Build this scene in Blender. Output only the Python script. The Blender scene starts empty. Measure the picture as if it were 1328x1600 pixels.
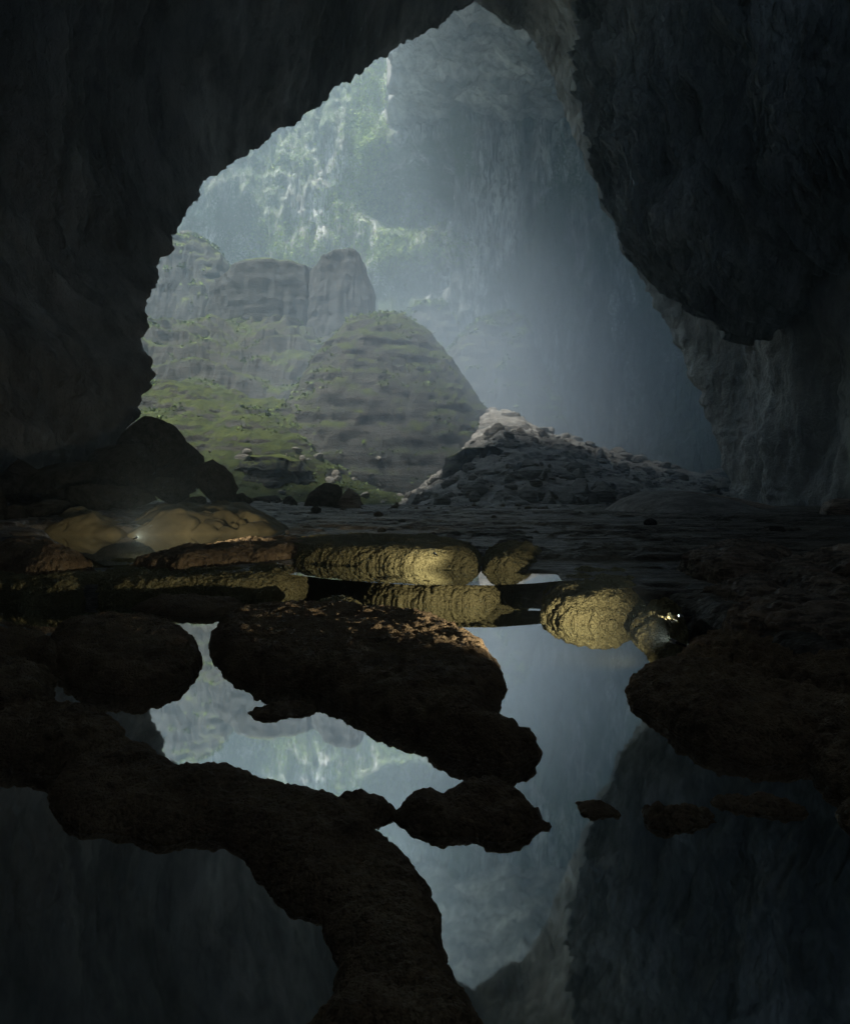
import bpy, math, random
import numpy as np
from mathutils import Vector
from mathutils.bvhtree import BVHTree
random.seed(7)
R = math.radians
C = bpy.context.scene
col = C.collection

# ------------------------------------------------------------------ camera
F, CAMH, PITCH = 1000.0, 2.0, math.atan(27/1000.0)     # focal length in px of the 1328x1600 frame
cam = bpy.data.objects.new('camera', bpy.data.cameras.new('camera'))
col.objects.link(cam); C.camera = cam
cam.location = (0, 0, CAMH); cam.rotation_euler = (math.pi/2-PITCH, 0, 0)
cam.data.sensor_fit = 'VERTICAL'; cam.data.sensor_height = 24; cam.data.lens = 24*F/1600
cam.data.clip_start = 0.05; cam.data.clip_end = 3000
# ------------------------------------------------------------------ light
BACKTOP = 78                                            # back wall stops short: unseen gap added to let fill daylight in
SUN_TO = Vector((-0.28, -0.23, 0.93)).normalized()      # towards the sun
EXPOSURE = 1.6
wd = bpy.data.worlds.new('World'); C.world = wd; wd.use_nodes = True
nt = wd.node_tree; bg = nt.nodes['Background']
sky = nt.nodes.new('ShaderNodeTexSky'); sky.sky_type = 'NISHITA'; sky.sun_disc = False
sky.sun_elevation = math.asin(SUN_TO.z); sky.sun_rotation = math.atan2(SUN_TO.x, SUN_TO.y)
nt.links.new(sky.outputs[0], bg.inputs[0]); bg.inputs[1].default_value = 0.08
sun = bpy.data.objects.new('sun', bpy.data.lights.new('sun', 'SUN')); col.objects.link(sun)
sun.data.energy = 5.0; sun.data.angle = R(18); sun.data.color = (1, 0.95, 0.86)
sun.rotation_euler = SUN_TO.to_track_quat('Z', 'Y').to_euler(); sun.location = (0, 0, 400)
C.view_settings.view_transform = 'Standard'; C.view_settings.look = 'None'
C.view_settings.exposure = EXPOSURE; C.view_settings.gamma = 1
cy = C.cycles
cy.max_bounces = 8; cy.diffuse_bounces = 6; cy.glossy_bounces = 3; cy.volume_bounces = 2
cy.use_denoising = True; cy.sample_clamp_indirect = 4.0; cy.caustics_reflective = False
cy.volume_step_rate = 1.0

# ------------------------------------------------------------------ helpers
cp, sp = math.cos(PITCH), math.sin(PITCH)
def ray(px, py):
    px = np.asarray(px, float); py = np.asarray(py, float)
    u = (px-664)/F; v = (800-py)/F
    return u, cp+v*sp, v*cp-sp                            # x, y, z of the viewing ray
def W(px, py, Y):                                         # the point seen at (px, py), Y metres ahead
    x, y, z = ray(px, py); return np.stack([x/y*Y, 0*x+Y, CAMH+z/y*Y], -1)
def G(px, py, z0=0.0):                                    # the point seen at (px, py) on the level z0
    x, y, z = ray(px, py); t = (z0-CAMH)/z
    return np.stack([x*t, y*t, 0*t+z0], -1)

def _hash(i, j, k, seed):
    h = (i*374761393 + j*668265263 + k*2147483647 + seed*1274126177) & 0xffffffff
    h = ((h ^ (h >> 13))*1274126177) & 0xffffffff
    h = ((h ^ (h >> 16))*2246822519) & 0xffffffff
    return h ^ (h >> 15)
_gr = np.random.RandomState(5).normal(size=(256, 3)); _gr /= np.linalg.norm(_gr, axis=1)[:, None]
def perlin(p, seed=0):
    p = np.asarray(p, float); f = np.floor(p).astype(np.int64); r = p-f
    s = r*r*r*(r*(r*6-15)+10); out = 0
    for a in (0, 1):
        for b in (0, 1):
            for c in (0, 1):
                g = _gr[_hash(f[:, 0]+a, f[:, 1]+b, f[:, 2]+c, seed) & 255]
                d = g[:, 0]*(r[:, 0]-a)+g[:, 1]*(r[:, 1]-b)+g[:, 2]*(r[:, 2]-c)
                out = out+d*(s[:, 0] if a else 1-s[:, 0])*(s[:, 1] if b else 1-s[:, 1])*(s[:, 2] if c else 1-s[:, 2])
    return out*1.6
def fbm(p, octv=4, seed=0, ridged=False, gain=.5):
    p = np.asarray(p, float); a = 1.; t = 0; o = 0
    for k in range(octv):
        n = perlin(p, seed+k*17); n = 1-2*np.abs(n) if ridged else n
        o = o+a*n; t += a; a *= gain; p = p*2.03+11.3
    return o/t
def worley(p, seed=0):                                    # distance to the nearest scattered point
    p = np.asarray(p, float); f = np.floor(p).astype(np.int64); best = np.full(len(p), 9.)
    for a in (-1, 0, 1):
        for b in (-1, 0, 1):
            for c in (-1, 0, 1):
                h = _hash(f[:, 0]+a, f[:, 1]+b, f[:, 2]+c, seed)
                q = np.stack([f[:, 0]+a+(h & 255)/255., f[:, 1]+b+((h >> 8) & 255)/255., f[:, 2]+c+((h >> 16) & 255)/255.], -1)
                best = np.minimum(best, ((p-q)**2).sum(1))
    return np.sqrt(best)
def smooth(a, b, x):
    t = np.clip((x-a)/(b-a), 0, 1); return t*t*(3-2*t)

def link_mesh(name, v, f, mat, parent=None, smooth_=True):
    me = bpy.data.meshes.new(name); v = np.asarray(v, np.float32); f = np.asarray(f, np.int32)
    n, k = f.shape
    me.vertices.add(len(v)); me.vertices.foreach_set('co', v.ravel())
    me.loops.add(n*k); me.loops.foreach_set('vertex_index', f.ravel())
    me.polygons.add(n); me.polygons.foreach_set('loop_start', np.arange(0, n*k, k, dtype=np.int32))
    me.polygons.foreach_set('use_smooth', np.full(n, smooth_)); me.update(calc_edges=True)
    me.materials.append(mat); o = bpy.data.objects.new(name, me); col.objects.link(o); o.parent = parent
    return o
def grid_faces(n, m, mask=None, flip=False):
    i = np.arange(n*m).reshape(n, m)
    q = np.stack([i[:-1, :-1], i[:-1, 1:], i[1:, 1:], i[1:, :-1]], -1).reshape(-1, 4)
    if flip: q = q[:, ::-1]
    if mask is not None: q = q[mask[q].any(1)]
    return q
def compact(v, f):
    u, inv = np.unique(f, return_inverse=True); return v[u], inv.reshape(f.shape)
def grid_mesh(name, V, mat, mask=None, flip=False, smooth_=True):
    n, m = V.shape[:2]; f = grid_faces(n, m, None if mask is None else mask.ravel(), flip)
    v, f = compact(V.reshape(-1, 3), f); return link_mesh(name, v, f, mat, None, smooth_)
def tag(o, label=None, cat=None, group=None, kind=None):
    for k, x in (('label', label), ('category', cat), ('group', group), ('kind', kind)):
        if x: o[k] = x
    return o
def interp(poly, x):
    poly = np.array(poly, float); return np.interp(x, poly[:, 0], poly[:, 1])
def resample(poly, n):
    poly = np.array(poly, float); d = np.r_[0, np.cumsum(np.linalg.norm(np.diff(poly, axis=0), axis=1))]
    t = np.linspace(0, d[-1], n); return np.stack([np.interp(t, d, poly[:, k]) for k in range(poly.shape[1])], -1)
def sdist(px, py, poly):                                  # signed distance, positive inside
    d = np.full(px.shape, 1e9); ins = np.zeros(px.shape, bool); n = len(poly)
    for i in range(n):
        a = poly[i]; b = poly[(i+1) % n]; e = b-a; L = (e**2).sum()+1e-12
        t = np.clip(((px-a[0])*e[0]+(py-a[1])*e[1])/L, 0, 1)
        d = np.minimum(d, (px-a[0]-t*e[0])**2+(py-a[1]-t*e[1])**2)
        if a[1] != b[1]:
            c = (a[1] > py) != (b[1] > py); ins ^= c & (px < (b[0]-a[0])*(py-a[1])/(b[1]-a[1])+a[0])
    return np.where(ins, 1, -1)*np.sqrt(d)

# ------------------------------------------------------------------ materials
class NB:                                                 # a tiny node builder
    def __init__(s, name):
        s.m = bpy.data.materials.new(name); s.m.use_nodes = True; s.t = s.m.node_tree; s.n = s.t.nodes
        s.b = s.n['Principled BSDF']; s.out = s.n['Material Output']
        s.geo = s.n.new('ShaderNodeNewGeometry')
    def L(s, a, b): s.t.links.new(a, b)
    def pos(s, sc):
        m = s.n.new('ShaderNodeMapping'); s.L(s.geo.outputs['Position'], m.inputs[0])
        m.inputs['Scale'].default_value = sc if isinstance(sc, tuple) else (sc,)*3; return m.outputs[0]
    def noise(s, sc, scale=1., det=6, rough=.6, dist=0.):
        n = s.n.new('ShaderNodeTexNoise'); s.L(s.pos(sc), n.inputs['Vector'])
        n.inputs['Scale'].default_value = scale; n.inputs['Detail'].default_value = det
        n.inputs['Roughness'].default_value = rough; n.inputs['Distortion'].default_value = dist; return n.outputs[0]
    def voro(s, sc, feature='F1'):
        n = s.n.new('ShaderNodeTexVoronoi'); s.L(s.pos(sc), n.inputs['Vector']); n.feature = feature
        n.inputs['Scale'].default_value = 1; return n.outputs['Distance']
    def ramp(s, x, stops):
        r = s.n.new('ShaderNodeValToRGB'); s.L(x, r.inputs[0]); e = r.color_ramp.elements
        while len(e) < len(stops): e.new(.5)
        for k, (p, c) in enumerate(stops):
            e[k].position = p; e[k].color = (c+(1,)) if isinstance(c, tuple) else (c, c, c, 1)
        return r.outputs[0]
    def mix(s, f, a, b, mode='MIX'):
        m = s.n.new('ShaderNodeMix'); m.data_type = 'RGBA'; m.blend_type = mode
        for k, x in ((0, f), (6, a), (7, b)):
            if isinstance(x, (int, float)): m.inputs[k].default_value = x if k == 0 else (x, x, x, 1)
            elif isinstance(x, tuple): m.inputs[k].default_value = x+(1,)
            else: s.L(x, m.inputs[k])
        return m.outputs[2]
    def math(s, op, a, b=0.):
        m = s.n.new('ShaderNodeMath'); m.operation = op
        for k, x in enumerate((a, b)):
            if isinstance(x, (int, float)): m.inputs[k].default_value = x
            else: s.L(x, m.inputs[k])
        return m.outputs[0]
    def nz(s):
        x = s.n.new('ShaderNodeSeparateXYZ'); s.L(s.geo.outputs['Normal'], x.inputs[0]); return x.outputs[2]
    def bump(s, h, dist, st=1., prev=None):
        b = s.n.new('ShaderNodeBump'); s.L(h, b.inputs['Height']); b.inputs['Distance'].default_value = dist
        b.inputs['Strength'].default_value = st
        if prev is not None: s.L(prev, b.inputs['Normal'])
        return b.outputs[0]
    def fin(s, colr, rough=.8, nrm=None, spec=.4):
        if isinstance(colr, tuple): s.b.inputs['Base Color'].default_value = colr+(1,)
        else: s.L(colr, s.b.inputs['Base Color'])
        if isinstance(rough, (int, float)): s.b.inputs['Roughness'].default_value = rough
        else: s.L(rough, s.b.inputs['Roughness'])
        s.b.inputs['Specular IOR Level'].default_value = spec
        if nrm is not None: s.L(nrm, s.b.inputs['Normal'])
        return s.m

def m_popcorn(name, c0, c1, c2, k=1.0, spec=.5):          # knobbly calcite crust
    b = NB(name); n = b.noise(2.2/k); v = b.voro(38/k); v2 = b.voro(90/k); f = b.noise(14/k)
    c = b.ramp(n, [(.32, c0), (.52, c1), (.72, c2)])
    c = b.mix(b.ramp(f, [(.35, 0.), (.7, .5)]), c, c2)
    nr = b.bump(b.math('MULTIPLY', v, -1), .022*k); nr = b.bump(b.math('MULTIPLY', v2, -1), .010*k, .9, nr)
    x = b.n.new('ShaderNodeSeparateXYZ'); b.L(b.geo.outputs['Position'], x.inputs[0])
    wet = b.math('MULTIPLY', x.outputs[2], 18); ro = b.math('MINIMUM', b.math('ADD', b.math('MAXIMUM', wet, 0), .12), b.ramp(f, [(.3, .5), (.7, .85)]))   # wet at the waterline
    return b.fin(c, ro, nr, spec)
M_rock = m_popcorn('dark_crust', (.17, .115, .068), (.30, .205, .12), (.46, .33, .19))
M_rim = m_popcorn('ochre_crust', (.20, .175, .085), (.29, .255, .125), (.38, .335, .17), 1.6, .3)

def m_cave(name, dark, mid, light, sc=.05, bd=1.2, stretch=(1, 1, .35)):
    b = NB(name); st = tuple(sc*x for x in stretch)
    n = b.noise(st, 1, 8, .65, .12); n2 = b.noise(tuple(6*x for x in st), 1, 6, .6); n3 = b.noise(sc*30, 1, 5, .7)
    c = b.ramp(n, [(.35, dark), (.52, mid), (.68, light)])
    c = b.mix(b.ramp(n2, [(.45, 0.), (.65, .6)]), c, dark)
    nr = b.bump(n2, bd*1.6); nr = b.bump(n3, bd*.5, .9, nr)
    return b.fin(c, b.ramp(n2, [(.35, .32), (.6, .8)]), nr, .6)
M_wall = m_cave('cave_limestone', (.12, .12, .105), (.40, .39, .35), (.82, .80, .72), .06, 1.0)
M_over = m_cave('overhang_limestone', (.14, .155, .15), (.45, .48, .46), (.86, .88, .86), .07, 1.0, (1.4, 1.4, .5))

def m_cliff():
    b = NB('doline_cliff')
    n = b.noise((.05, .05, .012), 1, 8, .65, .8); n2 = b.noise((.45, .45, .07), 1, 8, .68, .15); n3 = b.noise(.9, 1, 6, .7)
    c = b.ramp(n, [(.36, (.10, .10, .09)), (.50, (.36, .36, .33)), (.62, (.78, .78, .73))])
    c = b.mix(b.ramp(n2, [(.40, .85), (.56, 0.)]), c, (.06, .06, .05))
    g = b.noise((.022, .022, .016), 1, 5, .6, .5)
    gm = b.math('MULTIPLY', b.ramp(g, [(.46, 0.), (.56, 1.)]), b.ramp(n3, [(.35, .2), (.55, 1.)]))
    x = b.n.new('ShaderNodeSeparateXYZ'); b.L(b.geo.outputs['Position'], x.inputs[0])
    low = b.math('DIVIDE', b.math('SUBTRACT', 125, x.outputs[2]), 60)      # plants thicken on the lower wall
    low = b.math('MINIMUM', b.math('MAXIMUM', low, 0), .8)
    gm = b.math('MAXIMUM', gm, b.math('MULTIPLY', low, b.ramp(n3, [(.40, 0.), (.55, 1.)])))
    c = b.mix(gm, c, b.ramp(n3, [(.3, (.03, .06, .025)), (.7, (.09, .14, .05))]))
    nr = b.bump(n2, 3.0); nr = b.bump(n3, 1.0, .9, nr)
    return b.fin(c, .9, nr, .2)
M_cliff = m_cliff()

def m_moss(name, rock0, rock1, g0, g1, lo=.45, hi=.72, sc=.35, zs=3):
    b = NB(name); n = b.noise(sc); n2 = b.noise(sc*6, 1, 5, .7); st = b.noise((sc*.4, sc*.4, sc*zs) if zs > 1 else sc*1.5, 1, 7, .65)
    rk = b.mix(b.ramp(st, [(.4, 0.), (.6, 1.)]), rock0, rock1)
    gr = b.mix(b.ramp(n, [(.35, 0.), (.65, 1.)]), g0, g1)
    z = b.math('ADD', b.nz(), b.math('MULTIPLY', b.math('SUBTRACT', n2, .5), .5))
    c = b.mix(b.ramp(z, [(lo, 0.), (hi, 1.)]), rk, gr)
    nr = b.bump(n2, .5, .9); nr = b.bump(st, .5, .6, nr)
    return b.fin(c, .9, nr, .2)
M_hill = m_moss('mossy_terraces', (.030, .033, .030), (.065, .063, .056), (.018, .028, .007), (.052, .066, .015))
M_mesa = m_moss('mossy_mesa', (.03, .033, .032), (.055, .058, .055), (.03, .048, .012), (.10, .12, .028), .55, .8)
M_scree = m_moss('scree', (.12, .115, .10), (.32, .30, .27), (.26, .245, .215), (.42, .40, .355), .5, .9, .5)
M_boulder = m_moss('boulder_stone', (.10, .10, .09), (.24, .235, .21), (.22, .215, .18), (.38, .36, .31), .5, .95, 1.2, 1)
M_white = m_moss('pale_flowstone', (.16, .15, .14), (.45, .43, .40), (.40, .38, .35), (.62, .60, .56), .3, .9, 1.5)

def m_floor():
    b = NB('floor_rock'); n = b.noise(.18, 1, 7, .6); n2 = b.noise((.7, 2.4, 2.4), 1, 7, .65); v = b.voro(14); n3 = b.noise(6., 1, 5, .7)
    c = b.ramp(n, [(.35, (.13, .11, .09)), (.55, (.28, .245, .20)), (.7, (.46, .41, .34))])
    c = b.mix(b.ramp(n2, [(.42, .8), (.6, 0.)]), c, (.035, .03, .024))
    nr = b.bump(n2, .25); nr = b.bump(n3, .05, .9, nr); nr = b.bump(b.math('MULTIPLY', v, -1), .03, .5, nr)
    return b.fin(c, b.ramp(n3, [(.35, .28), (.6, .6)]), nr, .6)
M_floor = m_floor()
def m_mud():
    b = NB('ochre_mud'); n = b.noise(.8, 1, 6, .6); n2 = b.noise(9., 1, 5, .6)
    c = b.ramp(n, [(.35, (.16, .13, .07)), (.6, (.25, .205, .11))]); return b.fin(c, .7, b.bump(n2, .02, .7), .1)
M_mud = m_mud()
def m_stripe():
    b = NB('striped_rock'); w = b.noise((1.2, 3.5, 9), 1, 6, .6, .6); n = b.noise(.6); f = b.noise(12., 1, 5, .7)
    c = b.ramp(n, [(.35, (.28, .20, .145)), (.6, (.55, .42, .31))]); c = b.mix(b.ramp(w, [(.42, .8), (.58, 0.)]), c, (.08, .06, .045))
    nr = b.bump(w, .12); nr = b.bump(f, .03, .8, nr); return b.fin(c, .5, nr, .5)
M_stripe = m_stripe()

def m_water():
    b = NB('still_water'); b.n.remove(b.b)
    g = b.n.new('ShaderNodeBsdfGlossy'); g.inputs['Roughness'].default_value = 0.025; g.inputs['Color'].default_value = (.98, 1, 1, 1)
    d = b.n.new('ShaderNodeBsdfDiffuse'); b.L(b.ramp(b.noise(.7), [(.3, (.06, .062, .04)), (.7, (.12, .115, .07))]), d.inputs[0])
    mx = b.n.new('ShaderNodeMixShader'); mx.inputs[0].default_value = .94
    nr = b.bump(b.noise((1.4, .7, 1), 1, 2, .4), .004, .12); b.L(nr, g.inputs['Normal'])
    b.L(d.outputs[0], mx.inputs[1]); b.L(g.outputs[0], mx.inputs[2]); b.L(mx.outputs[0], b.out.inputs[0]); return b.m
M_water = m_water()
def m_plain(name, c, r=.4, metal=0., emit=None):
    b = NB(name); n = b.noise(40.); b.fin(b.mix(b.ramp(n, [(.4, 0.), (.6, .3)]), c, tuple(x*.6 for x in c)), r)
    b.b.inputs['Metallic'].default_value = metal
    if emit: b.b.inputs['Emission Color'].default_value = emit[:3]+(1,); b.b.inputs['Emission Strength'].default_value = emit[3]
    return b.m
def m_leaf():
    b = NB('leaves'); c = b.ramp(b.noise(.35), [(.35, (.035, .06, .014)), (.65, (.13, .19, .035))]); return b.fin(c, .6, None, .2)
M_leaf = m_leaf()
def m_leaf2():
    b = NB('bright_leaves'); c = b.ramp(b.noise(.25), [(.35, (.08, .15, .02)), (.65, (.30, .40, .07))]); return b.fin(c, .6, None, .2)
M_leaf2 = m_leaf2()

# ------------------------------------------------------------------ the cave shell
# lip of the great arch: x, y in the photo's frame and how far ahead the rock stands
LIP = [(150,800,62),(185,760,63),(205,700,64),(212,665,65),(232,625,66),(246,585,67),(244,560,68),(236,530,70),(237,495,72),(244,455,75),(258,420,78),(275,385,80),
       (290,350,83),(308,315,86),(330,285,89),(352,266,91),(400,238,96),(450,205,100),(500,170,104),(545,130,108),(600,92,112),(650,64,116),
       (690,40,119),(718,18,121),(745,12,122),(775,28,123),(805,50,124),(835,72,125),(862,125,126),(885,190,126),(912,262,125),(945,335,123),
       (975,400,121),(1010,462,118),(1045,525,115),(1075,590,112),(1100,650,109),(1120,715,106),(1135,770,104),(1150,815,102)]
def build_arch():
    L = resample(LIP, 620); P = W(L[:, 0], L[:, 1], L[:, 2])
    P[0, 2] = P[-1, 2] = -2
    n = len(P); arc = np.r_[0, np.cumsum(np.linalg.norm(np.diff(P[:, [0, 2]], axis=0), axis=1))]
    cx, cz = 6., 14.
    dirs = np.stack([P[:, 0]-cx, P[:, 2]-cz], -1); dirs /= np.linalg.norm(dirs, axis=1)[:, None]
    S = np.r_[-np.linspace(1, 0, 60)**1.6, (np.linspace(0, 1, 420)[1:])**1.35]
    V = np.zeros((len(S), n, 3)); tt = np.linspace(0, 1, n)
    side = smooth(.0, .22, tt)*smooth(1, .78, tt)         # 0 at the feet of the arch
    for i, s in enumerate(S):
        if s < 0:
            q = -s
            V[i, :, 0] = P[:, 0]+dirs[:, 0]*q*150; V[i, :, 2] = P[:, 2]+np.maximum(dirs[:, 1], -.15)*(q**.7)*24
            V[i, :, 1] = P[:, 1]+5*np.clip(q*3, 0, 1)
        else:
            k = s*1.0; back = P[:, 1]*(1-k)+(-45)*k
            out = (2.0+9*side)*(1-np.exp(-s*9))+5*s
            V[i, :, 0] = P[:, 0]+dirs[:, 0]*out; V[i, :, 2] = P[:, 2]+dirs[:, 1]*out*(.3+.7*side)
            V[i, :, 1] = back
    A = np.broadcast_to(arc, (len(S), n)).ravel(); Q = V.reshape(-1, 3)
    D = np.repeat(dirs[None], len(S), 0).reshape(-1, 2); sA = np.repeat(S, n)
    big = fbm(np.stack([A*.020, Q[:, 1]*.055+A*.012, Q[:, 2]*.006], -1), 4, 3)
    foldL = fbm(np.stack([A*.035, Q[:, 1]*.16+A*.05, 0*A], -1), 4, 9, True)
    foldR = fbm(np.stack([Q[:, 0]*.07+big*1.5, Q[:, 1]*.09, Q[:, 2]*.03], -1), 5, 10, True)
    wr = smooth(.42, .55, np.tile(tt, len(S))); fold = foldL*(1-wr)+foldR*wr*.8
    big = big+fbm(Q*np.array([.05, .05, .03]), 4, 12)*.5*wr
    fine = fbm(np.stack([A*.35, Q[:, 1]*.4, Q[:, 2]*.3], -1), 4, 21, True)
    w = smooth(0, .05, np.abs(sA))
    disp = big*7.0*w + fold*2.6*(.15+.85*w) + fine*.75
    lipn = fbm(np.stack([A*.22, A*0, A*0], -1), 5, 77)*1.6*(1-w)
    V = Q+np.stack([D[:, 0]*(disp+lipn), 0*A, D[:, 1]*(disp+lipn)], -1)
    V[:, 2] = np.where(Q[:, 2] < -1.5, Q[:, 2]-3, V[:, 2])
    o = grid_mesh('cave_arch', V.reshape(len(S), n, 3), M_wall)
    tag(o, 'huge dark limestone arch closing over the pools and framing the bright opening', None, None, 'structure')
    # wall behind the viewer, left open above for fill daylight
    u = np.linspace(-110, 110, 60); v = np.linspace(-5, BACKTOP, 40); U, Z = np.meshgrid(u, v)
    Y = -40+fbm(np.stack([U.ravel()*.04, Z.ravel()*.04, 0*U.ravel()], -1), 4, 5).reshape(U.shape)*6
    o = grid_mesh('cave_back_wall', np.stack([U, Y, Z], -1), M_wall, flip=True)
    tag(o, 'rough limestone wall behind the viewer, under a gap added for daylight', None, None, 'structure')
build_arch()

# doline: the sunlit pit beyond the arch
CW = [(-215,95),(-215,190),(-190,270),(-150,318),(-100,335),(-40,338),(5,332),(32,312),(62,300),(92,275),(112,235),(125,195),(140,150),(215,120)]
def cliff_dent(x, y, z, px, py, rx, rz, dep):
    # alcoves worn into the wall; centre given as world x, z
    return dep*np.exp(-(((x-px)/rx)**2+((z-py)/rz)**2)**1.5)
def build_cliff():
    L = resample(CW, 700); d = np.gradient(L, axis=0); nrm = np.stack([d[:, 1], -d[:, 0]], -1); nrm /= np.linalg.norm(nrm, axis=1)[:, None]
    Z = np.linspace(-6, 285, 380); n, m = len(Z), len(L); arc = np.arange(m)*1.05
    zz = np.repeat(Z, m); A = np.tile(arc, n); X = np.tile(L[:, 0], n); Y = np.tile(L[:, 1], n); NX = np.tile(nrm[:, 0], n); NY = np.tile(nrm[:, 1], n)
    big = fbm(np.stack([A*.022, zz*.009, 0*A], -1), 4, 40); col_ = fbm(np.stack([A*.10, zz*.016, 0*A], -1), 5, 52, True)
    fine = fbm(np.stack([A*.55, zz*.09, 0*A], -1), 5, 61, True); med = fbm(np.stack([A*.06, zz*.06, 0*A], -1), 4, 71)
    disp = big*20+col_*7+fine*2.6+med*7                     # towards the pit
    disp += (zz-90)*-.05                                    # leans back a little
    disp -= cliff_dent(X, Y, zz, -97, 118, 15, 26, 34)      # alcove at the left edge
    disp -= cliff_dent(X, Y, zz, -8, 158, 24, 15, 42)       # big alcove
    disp += cliff_dent(X, Y, zz, -3, 182, 26, 8, 12)        # sunlit ledge above it
    disp += cliff_dent(X, Y, zz, 26, 140, 9, 70, 17)        # hanging ridge with stalactites
    disp -= cliff_dent(X, Y, zz, 0, 112, 18, 8, 14)
    V = np.stack([X+NX*disp, Y+NY*disp, zz], -1).reshape(n, m, 3)
    o = grid_mesh('cliff', V, M_cliff)
    return tag(o, 'sunlit pale limestone cliff with green plants beyond the arch', None, None, 'structure')
cliff = build_cliff()
def build_roof():
    # rock roof over the right half of the pit: the light falls in left of it
    x = np.linspace(0, 1, 190); y = np.linspace(0, 1, 190); U, V_ = np.meshgrid(x, y); u, v = U.ravel(), V_.ravel()
    Y = 112+v*235; edge = interp([(112, 4),(150, 0),(200, -6),(250, -12),(300, -16),(350, -18)], Y)+fbm(np.stack([Y*.05, Y*0, Y*0], -1), 4, 8)*8
    X = edge+u*(250-edge)
    Z = 150+55*np.sqrt(np.clip(1-u, 0, 1))*0+v*45-u*60+fbm(np.stack([X*.04, Y*.04, 0*X], -1), 5, 31, True)*8-fbm(np.stack([X*.2, Y*.2, 0*X], -1), 3, 33, True)*3
    low = np.stack([X, Y, Z], -1).reshape(U.shape+(3,)); top = low.copy(); top[..., 2] = 262
    n = len(x); lip = np.stack([low[:, 0]*(1-t)+top[:, 0]*t for t in np.linspace(0, 1, 30)], 1)
    lip[..., 0] += fbm(lip.reshape(-1, 3)*.05, 4, 90).reshape(lip.shape[:2])*6*(np.sin(np.linspace(0, math.pi, 30)))
    full = np.concatenate([top[:, ::-1][:, ::8], lip[:, ::-1][:, 1:-1], low], 1)
    o = grid_mesh('cave_roof', full, M_wall)
    tag(o, 'dark rock roof over the right side of the pit behind the haze', None, None, 'structure')
build_roof()

# ------------------------------------------------------------------ the ground beyond and below
def build_base():
    x = np.linspace(-420, 420, 240); y = np.linspace(-120, 520, 200); X, Y = np.meshgrid(x, y)
    q = np.stack([X.ravel()*.03, Y.ravel()*.03, 0*X.ravel()], -1)
    Z = -1.6+smooth(95, 330, Y)*6+fbm(q, 5, 2).reshape(X.shape)*3*smooth(72, 130, Y)
    Z = np.where(Y < 70, -1.2, Z)
    tag(grid_mesh('ground', np.stack([X, Y, Z], -1), M_scree), 'rocky ground under the cave and the pit', None, None, 'structure')
build_base()

# silhouettes (photo frame) -> hills with real depth
def hill(name, prof, Y, depth, mat, label, seed, terr=0, tstep=4., rough=1., front=.5, kind='structure', cat=None, n=300, m=150, sharp=2.2, z0=-2, strata=.8):
    prof = np.array(prof, float); px = np.linspace(prof[0, 0], prof[-1, 0], n)
    top = W(px, interp(prof, px), Y); X0 = top[:, 0]; H = top[:, 2]-z0
    v = np.linspace(-1, 1, m)
    U, V_ = np.meshgrid(np.arange(n), v); U = U.ravel(); v_ = V_.ravel()
    yy = Y+np.where(v_ < 0, v_*depth*front*2, v_*depth*(1-front)*2)
    x = X0[U]; q = np.stack([x*.05, yy*.05, 0*x], -1)
    wob = fbm(q*1.0, 4, seed)*.22+fbm(q*4, 3, seed+5)*.07
    g = np.clip(1-(np.abs(np.clip(v_+wob*(1-np.abs(v_)) * 1.2*np.sign(v_+.001), -1, 1)))**sharp, 0, 1)
    h = H[U]*g
    if terr:
        st = tstep*(1+.7*fbm(q*.5, 3, seed+8)); k = (h+fbm(q*1.6, 3, seed+9)*tstep*.9)/st
        fr = k-np.floor(k); h = np.where(h > 1, (np.floor(k)+smooth(.55, 1., fr))*st*terr+h*(1-terr), h)
    h = h+fbm(np.stack([x*.35, yy*.5, h*.9], -1), 4, seed+3, True)*.55*rough*smooth(0, 3, h)
    Z = z0+np.minimum(h, H[U]+.6)
    V = np.stack([x+fbm(q*3, 3, seed+30)*1.2, yy+fbm(np.stack([x*.12, yy*.1, Z*.3], -1), 3, seed+40)*1.8*rough+(fbm(np.stack([x*.025, yy*.02, Z*.45], -1), 4, seed+50)*strata)*smooth(0, 4, h), Z], -1)
    o = grid_mesh(name, V.reshape(m, n, 3), mat); return tag(o, label, cat, None, kind)

hill('hill', [(120,520),(180,430),(240,385),(268,374),(290,372),(315,378),(340,392),(356,410),(366,432),(374,470),(384,520),(395,600)], 245, 34, M_mesa,
     'rounded green topped hill at the far left behind the arch', 101, .5, 6, 1, .5, sharp=3.2)
hill('hill', [(150,540),(230,504),(300,502),(370,496),(430,500),(480,508),(530,520),(580,560),(640,640),(700,720)], 205, 40, M_hill,
     'long stepped green terrace below the flat topped rock', 131, .6, 8, 1, .62, sharp=1.6, n=420, m=220)
hill('hill', [(100,604),(200,594),(260,596),(330,606),(420,618),(470,640),(520,685),(590,735),(680,785)], 160, 32, M_hill,
     'low yellow green mossy slope between the left wall and the central hill', 151, .25, 2.6, 1, .62, sharp=1.15, n=420, m=220)
hill('hill', [(400,765),(435,700),(455,650),(476,606),(500,568),(522,534),(545,510),(568,500),(600,496),(632,501),(660,519),(690,550),(720,592),(752,640),(795,690),(850,740),(890,800)],
     176, 34, M_hill, 'tall rounded central hill with fine terraces and dark face', 171, .25, 3.6, 1.1, .5, sharp=2.6, n=460, m=240)
hill('hill', [(690,560),(715,530),(745,505),(775,490),(800,488),(822,505),(840,560),(870,620)], 235, 26, M_mesa,
     'dim hazy mound at the right behind the central hill', 211, .3, 5, 1, .5)
hill('hill', [(610,520),(640,488),(670,468),(700,480),(720,520),(760,590)], 290, 20, M_mesa, 'faint hazy knoll below the far cliff', 215, .3, 5, 1, .5)
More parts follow.
